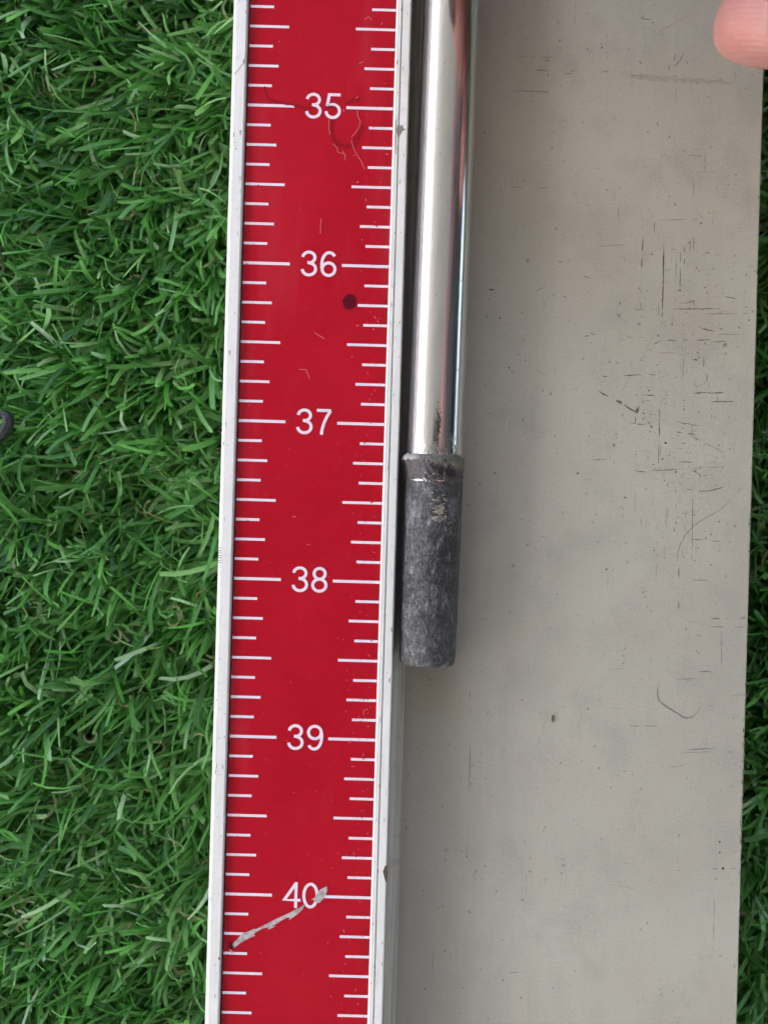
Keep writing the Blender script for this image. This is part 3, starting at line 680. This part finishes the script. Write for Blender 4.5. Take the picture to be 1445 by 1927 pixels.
n0 = len(hv); hv += [(Vector((.080, -.055, .204)), .0125), (Vector((.050, -.035, .1965)), .0105), (Vector((.022, -.030, .1940)), .0090)]; he += [(i0 + 10, n0), (n0, n0 + 1), (n0 + 1, n0 + 2)]
hand = skin_chain("person", hv, he, M_SKIN)
tag(hand, "person with only a pink thumb tip in sight over the top corner of bed", "person")
M_SHIRT = flat_mat("maroon_cloth", (.17, .105, .115), .85); M_TROUS = flat_mat("dark_trousers", (.045, .05, .046), .9); M_HAIR = flat_mat("hair", (.03, .02, .015), .6)
def garment(name, idx, edges, mat, grow):
    mp = {j: k for k, j in enumerate(idx)}
    f = lambda r: tuple(q * grow for q in r) if isinstance(r, tuple) else r * grow
    g_ = skin_chain(name, [(hv[j][0], f(hv[j][1])) for j in idx], [(mp[a], mp[b]) for a, b in edges], mat, 2); g_.parent = hand; return g_
I = lambda k: i0 + k
garment("shirt", [I(1), I(2), I(0), 5, 4, 3, I(7), I(8), I(3), I(4)], [(I(1), I(2)), (I(1), I(0)), (I(0), 5), (5, 4), (4, 3), (I(1), I(7)), (I(7), I(8)), (I(2), I(3)), (I(1), I(4))], M_SHIRT, 1.28)
garment("trousers", [I(3), I(11), I(12), I(13), I(15), I(16), I(17)], [(I(3), I(11)), (I(11), I(12)), (I(12), I(13)), (I(3), I(15)), (I(15), I(16)), (I(16), I(17))], M_TROUS, 1.2)
garment("hair", [I(5), I(6)], [(I(5), I(6))], M_HAIR, 1.1)

for cpt, d, r, s in ((tip, Vector((.75, -.35, .25)), .0108, .0062), (Vector((.0105, .0875, .0175)), Vector((-.35, -.3, .8)), .0072, .0046), (Vector((.0060, .107, .0178)), Vector((-.4, -.2, .8)), .0074, .0048),
                   (Vector((.0075, .139, .018)), Vector((-.4, -.2, .8)), .0070, .0070), (Vector((.017, .160, .015)), Vector((-.4, -.2, .8)), .0062, .0038)):
    d = d.normalized(); t1 = d.orthogonal().normalized(); t2 = d.cross(t1); g = MB(); n = 14
    vs = [tuple(cpt + d * (r + .0004))] + [tuple(cpt + d * (r - .0006 * q * q - .0003) + (t1 * math.cos(2 * math.pi * i / n) * .8 + t2 * math.sin(2 * math.pi * i / n)) * s * q / 2) for q in (1, 2) for i in range(n)]
    fs = [(0, 1 + i, 1 + (i + 1) % n) for i in range(n)] + [(1 + i, 1 + n + i, 1 + n + (i + 1) % n, 1 + (i + 1) % n) for i in range(n)]
    g.add(vs, fs); g.build("fingernail", M_NAIL, hand, True)

# ------------------------------------------------------------------ the phone that takes the picture, held level over the board
def rbox(x0, x1, y0, y1, z0, z1, r, n=8):
    g = MB(); ring = []
    for cx, cy, a0 in ((x1 - r, y1 - r, 0), (x0 + r, y1 - r, 90), (x0 + r, y0 + r, 180), (x1 - r, y0 + r, 270)):
        ring += [(cx + r * math.cos(R_(a0 + 90 * i / n)), cy + r * math.sin(R_(a0 + 90 * i / n))) for i in range(n + 1)]
    k = len(ring); g.add([(a, b, z0) for a, b in ring] + [(a, b, z1) for a, b in ring], [(i, (i + 1) % k, k + (i + 1) % k, k + i) for i in range(k)] + [tuple(reversed(range(k))), tuple(range(k, 2 * k))])
    return g
phone = tag(empty("phone", (0, -.045, .1750)), "slim dark phone held level over the board in the person's other hand", "phone")
def phpart(name, mat, *box):
    o = rbox(*box).build(name, mat, phone); o.location = (0, .045, -.1750); return o
M_PHONE = flat_mat("dark_glass_back", (.035, .037, .042), .35)
phpart("body", M_PHONE, -.034, .038, -.116, .030, .1765, .1840, .010)
phpart("screen", flat_mat("screen_glass", (.02, .02, .022), .1), -.031, .035, -.113, .027, .18405, .1845, .008)
phpart("lens_housing", flat_mat("dark_metal", (.03, .03, .032), .3), -.012, .012, -.012, .012, .1748, .1764, .0118)
# ------------------------------------------------------------------ black plastic ring at the left edge
rz = -.0037; rc = Vector((*P(-9, 808, rz), rz))
dirv = Vector((*P(11, 780, rz), rz)) - rc; la = dirv.length + .0001; dx_ = dirv.normalized(); dy_ = Vector((-dx_.y, dx_.x, 0))
sec = [(-.00050, -.0013), (-.00055, .00035), (-.0003, .00065), (.0003, .00065), (.00055, .00035), (.0008, -.0013)]
g = MB(); n = 56; kk = len(sec)
for i in range(n):
    a = 2 * math.pi * i / n; c_, s_ = math.cos(a), math.sin(a)
    nrm = (dx_ * c_ * .0015 + dy_ * s_ * la).normalized(); base = dx_ * c_ * la * .93 + dy_ * s_ * .0015
    for q, h in sec:
        p = base + nrm * q; g.v.append((p.x, p.y, h + .0006 * (1 - c_) * .5))
for i in range(n):
    for j in range(kk):
        g.f.append((i * kk + j, ((i + 1) % n) * kk + j, ((i + 1) % n) * kk + (j + 1) % kk, i * kk + (j + 1) % kk)); g.m.append(0)
ringo = g.build("plastic_ring", M_PLASTIC, smooth=True, loc=rc); fix_normals(ringo)
tag(ringo, "small oval charcoal plastic ring lying in the green turf at its outer edge", "ring")

# ------------------------------------------------------------------ artificial turf
rng = np.random.default_rng(5)
def smooth_noise(x, y, s, seed):
    r = np.random.default_rng(seed); f = np.zeros_like(x)
    for k in range(7):
        a, b, ph = r.normal(0, 1 / s), r.normal(0, 1 / s), r.uniform(0, 6.28); f += np.sin(x * a * 2 + y * b * 2 + ph)
    return f / 2.6
def tufts(u0, u1, v0, v1, gu, gv):
    U_, V_ = np.meshgrid(np.arange(u0, u1, gu), np.arange(v0, v1, gv)); U_ = U_.ravel(); V_ = V_.ravel()
    U_ = U_ + rng.normal(0, gu * .22, U_.size); V_ = V_ + rng.normal(0, gv * .3, V_.size)
    return U_, V_
def make_blades(name, regs, per, segs, mat, kind):
    allv, allf, allt = [], [], []; base = 0
    for (u0, u1, v0, v1, gu, gv, pr_) in regs:
        tu, tv = tufts(u0, u1, v0, v1, gu, gv)
        keep = ((tu < uL - .0006) | (tu > uBR + .0006) | (tv < V0 - .001) | (tv > V1 + .001))
        for (a, b, c_, d_) in HOLES: keep &= ~((tu > a) & (tu < b) & (tv > c_) & (tv < d_)) if (u0, u1) != (a, b) or v0 != c_ else keep
        for hx, hy, hr in ((352, 868, 20), (246, 1440, 16), (200, 1612, 22), (110, 1885, 16), (395, 1560, 15), (150, 320, 12), (385, 40, 16), (30, 1150, 13), (330, 660, 11)):
            hu, hv_ = P(hx, hy, -.010); keep &= np.hypot((tu - hu) / 1.5 - .0006, tv - hv_) > hr * S_R
        tu, tv = tu[keep], tv[keep]; n = pr_
        N = tu.size * n
        ru = np.repeat(tu, n) + rng.normal(0, .0007, N); rv = np.repeat(tv, n) + rng.normal(0, .0007, N)
        tl = R_(214) + .55 * smooth_noise(tu, tv, .016, 3) + rng.normal(0, .38, tu.size)
        tilt = np.clip(1.42 + .22 * smooth_noise(tu, tv, .012, 9) + rng.normal(0, .14, tu.size), .6, 1.7)
        ph = np.repeat(tl, n) + rng.normal(0, .36, N); wild = rng.random(N) < .13; ph[wild] = rng.uniform(0, 6.28, wild.sum())
        t1 = np.clip(np.repeat(tilt, n) + rng.normal(0, .26, N), .3, 1.95); t0 = np.clip(t1 * rng.uniform(.05, .40, N), 0, .6)
        L = np.clip(rng.normal(.0110, .0028, N), .005, .018)
        w = np.clip(rng.normal(.00072, .00018, N), .0003, .0011); thin = rng.random(N) < .22; w[thin] *= .5
        roll = rng.normal(0, .5, N); tw = rng.normal(0, 1.0, N); curl = rng.normal(0, .45, N) * np.where(thin, 2.2, 1)
        tone = np.clip(np.repeat(rng.normal(.44, .13, tu.size), n) + rng.normal(0, .20, N), 0, .9); hl = rng.random(N) < .014; tone[hl] = rng.uniform(.88, 1, hl.sum())
        px_, py_, pzz = ru.copy(), rv.copy(), np.full(N, ZG + .0002); rows = []
        for k in range(segs + 1):
            f = k / segs; g_ = np.clip((f - .12) / .6, 0, 1); tt = t0 + (t1 - t0) * g_ * g_ * (3 - 2 * g_); pk = ph + curl * f * f * 1.6
            tx, ty, tz = np.sin(tt) * np.cos(pk), np.sin(tt) * np.sin(pk), np.cos(tt)
            if k:
                px_ = px_ + tx * L / segs; py_ = py_ + ty * L / segs; pzz = pzz + tz * L / segs
            sx_, sy_ = -np.sin(pk), np.cos(pk); bx, by, bz = np.cos(tt) * np.cos(pk), np.cos(tt) * np.sin(pk), -np.sin(tt)
            ra = roll + tw * f; cr, sr = np.cos(ra), np.sin(ra)
            wx, wy, wz = sx_ * cr + bx * sr, sy_ * cr + by * sr, bz * sr
            nx_, ny_, nz_ = -sx_ * sr + bx * cr, -sy_ * sr + by * cr, bz * cr
            ww = w * (1 if f < .85 else .82) * .5; cut = (rng.uniform(-.5, .5, N) * w if k == segs else 0)
            fold = w * .16
            for sg, fo in ((-1, 0), (0, 1), (1, 0)):
                qx = px_ + wx * ww * sg + nx_ * fold * fo + tx * cut * sg; qy = py_ + wy * ww * sg + ny_ * fold * fo + ty * cut * sg; qz = pzz + wz * ww * sg + nz_ * fold * fo + tz * cut * sg
                rows.append(np.stack([qx, qy, qz], 1))
        V = np.stack(rows, 1)                         # N, (segs+1)*3, 3
        # keep clear of the board and above the backing
        inb = (V[:, :, 1] > V0 - .0005) & (V[:, :, 1] < V1 + .0005); isl = (ru < 0)[:, None]; isr = (ru >= 0)[:, None]
        V[:, :, 0] = np.where(inb & isl, np.minimum(V[:, :, 0], uL - .0003 - .0006 * rng.random(V.shape[:2])), V[:, :, 0])
        V[:, :, 0] = np.where(inb & isr, np.maximum(V[:, :, 0], uBR + .0003 + .0006 * rng.random(V.shape[:2])), V[:, :, 0])
        V[:, :, 2] = np.maximum(V[:, :, 2], ZG + .0003)
        # the ring lies on top of the pile: press the pile down under it
        dd = np.hypot(V[:, :, 0] - rc.x, V[:, :, 1] - rc.y); V[:, :, 2] = np.where(dd < la * 1.15, np.minimum(V[:, :, 2], rz - .0016), V[:, :, 2])
        m_ = (segs + 1) * 3; f0 = []
        for k in range(segs):
            for s_ in (0, 1):
                a = k * 3 + s_; f0.append((a, a + 1, a + 4, a + 3))
        f0 = np.array(f0); F_ = (np.arange(N)[:, None, None] * m_ + f0[None]) + base
        allv.append(V.reshape(-1, 3)); allf.append(F_.reshape(-1, 4)); allt.append(np.repeat(tone, m_)); base += N * m_
    V = np.concatenate(allv).astype(np.float32); F_ = np.concatenate(allf).astype(np.int32); t_ = np.concatenate(allt).astype(np.float32)
    me = bpy.data.meshes.new(name); me.vertices.add(len(V)); me.vertices.foreach_set('co', V.ravel())
    me.loops.add(F_.size); me.loops.foreach_set('vertex_index', F_.ravel()); me.polygons.add(len(F_))
    me.polygons.foreach_set('loop_start', np.arange(0, F_.size, 4, dtype=np.int32)); me.polygons.foreach_set('loop_total', np.full(len(F_), 4, np.int32))
    at_ = me.attributes.new('tone', 'FLOAT', 'POINT'); at_.data.foreach_set('value', t_)
    me.materials.append(mat); me.update(calc_edges=True); me.polygons.foreach_set('use_smooth', np.ones(len(F_), bool))
    o = bpy.data.objects.new(name, me); col.objects.link(o); o['kind'] = kind; return o
near = [(-.098, uL - .0004, -.125, .125, .0037, .0033, 21), (uBR + .0004, .098, -.125, .125, .0037, .0033, 21)]
HOLES = [(-.098, uL - .0004, -.125, .125), (uBR + .0004, .098, -.125, .125)]
HOLES_ALL = HOLES
HOLES = []
turf = make_blades("grass", near, 0, 6, M_BLADE, 'stuff')
HOLES = [(-.098, .098, -.125, .125)]
far = make_blades("grass", [(-.26, .26, -.25, .30, .0052, .0046, 9)], 0, 3, M_BLADE, 'stuff')
# curled brown thatch fibres low in the pile
g = MB()
for _ in range(700):
    if rnd.random() < .72: x, y = rnd.uniform(-.098, uL - .002), rnd.uniform(-.12, .12)
    else: x, y = rnd.uniform(uBR + .002, .095), rnd.uniform(-.12, .12)
    z = ZG + rnd.uniform(.003, .008); a = rnd.uniform(0, 6.28); k = rnd.uniform(-1.3, 1.3); pts = []
    for i in range(6):
        pts.append((x, y, z)); x += math.cos(a) * .0010; y += math.sin(a) * .0010; z += rnd.uniform(-.0005, .0006); a += k * rnd.uniform(.3, 1)
    if any((uL - .0006 < p[0] < uBR + .0006) for p in pts): continue
    w = rnd.uniform(.00012, .00025); o_ = len(g.v)
    for i, p in enumerate(pts):
        q = pts[min(i + 1, 5)]; r_ = pts[max(i - 1, 0)]; t = Vector((q[0] - r_[0], q[1] - r_[1], 0)).normalized()
        g.v += [(p[0] - t.y * w, p[1] + t.x * w, p[2]), (p[0] + t.y * w, p[1] - t.x * w, p[2] + .0001)]
    for i in range(5): g.f.append((o_ + 2 * i, o_ + 2 * i + 1, o_ + 2 * i + 3, o_ + 2 * i + 2)); g.m.append(0)
o = g.build("thatch", M_THATCH); o['kind'] = 'stuff'
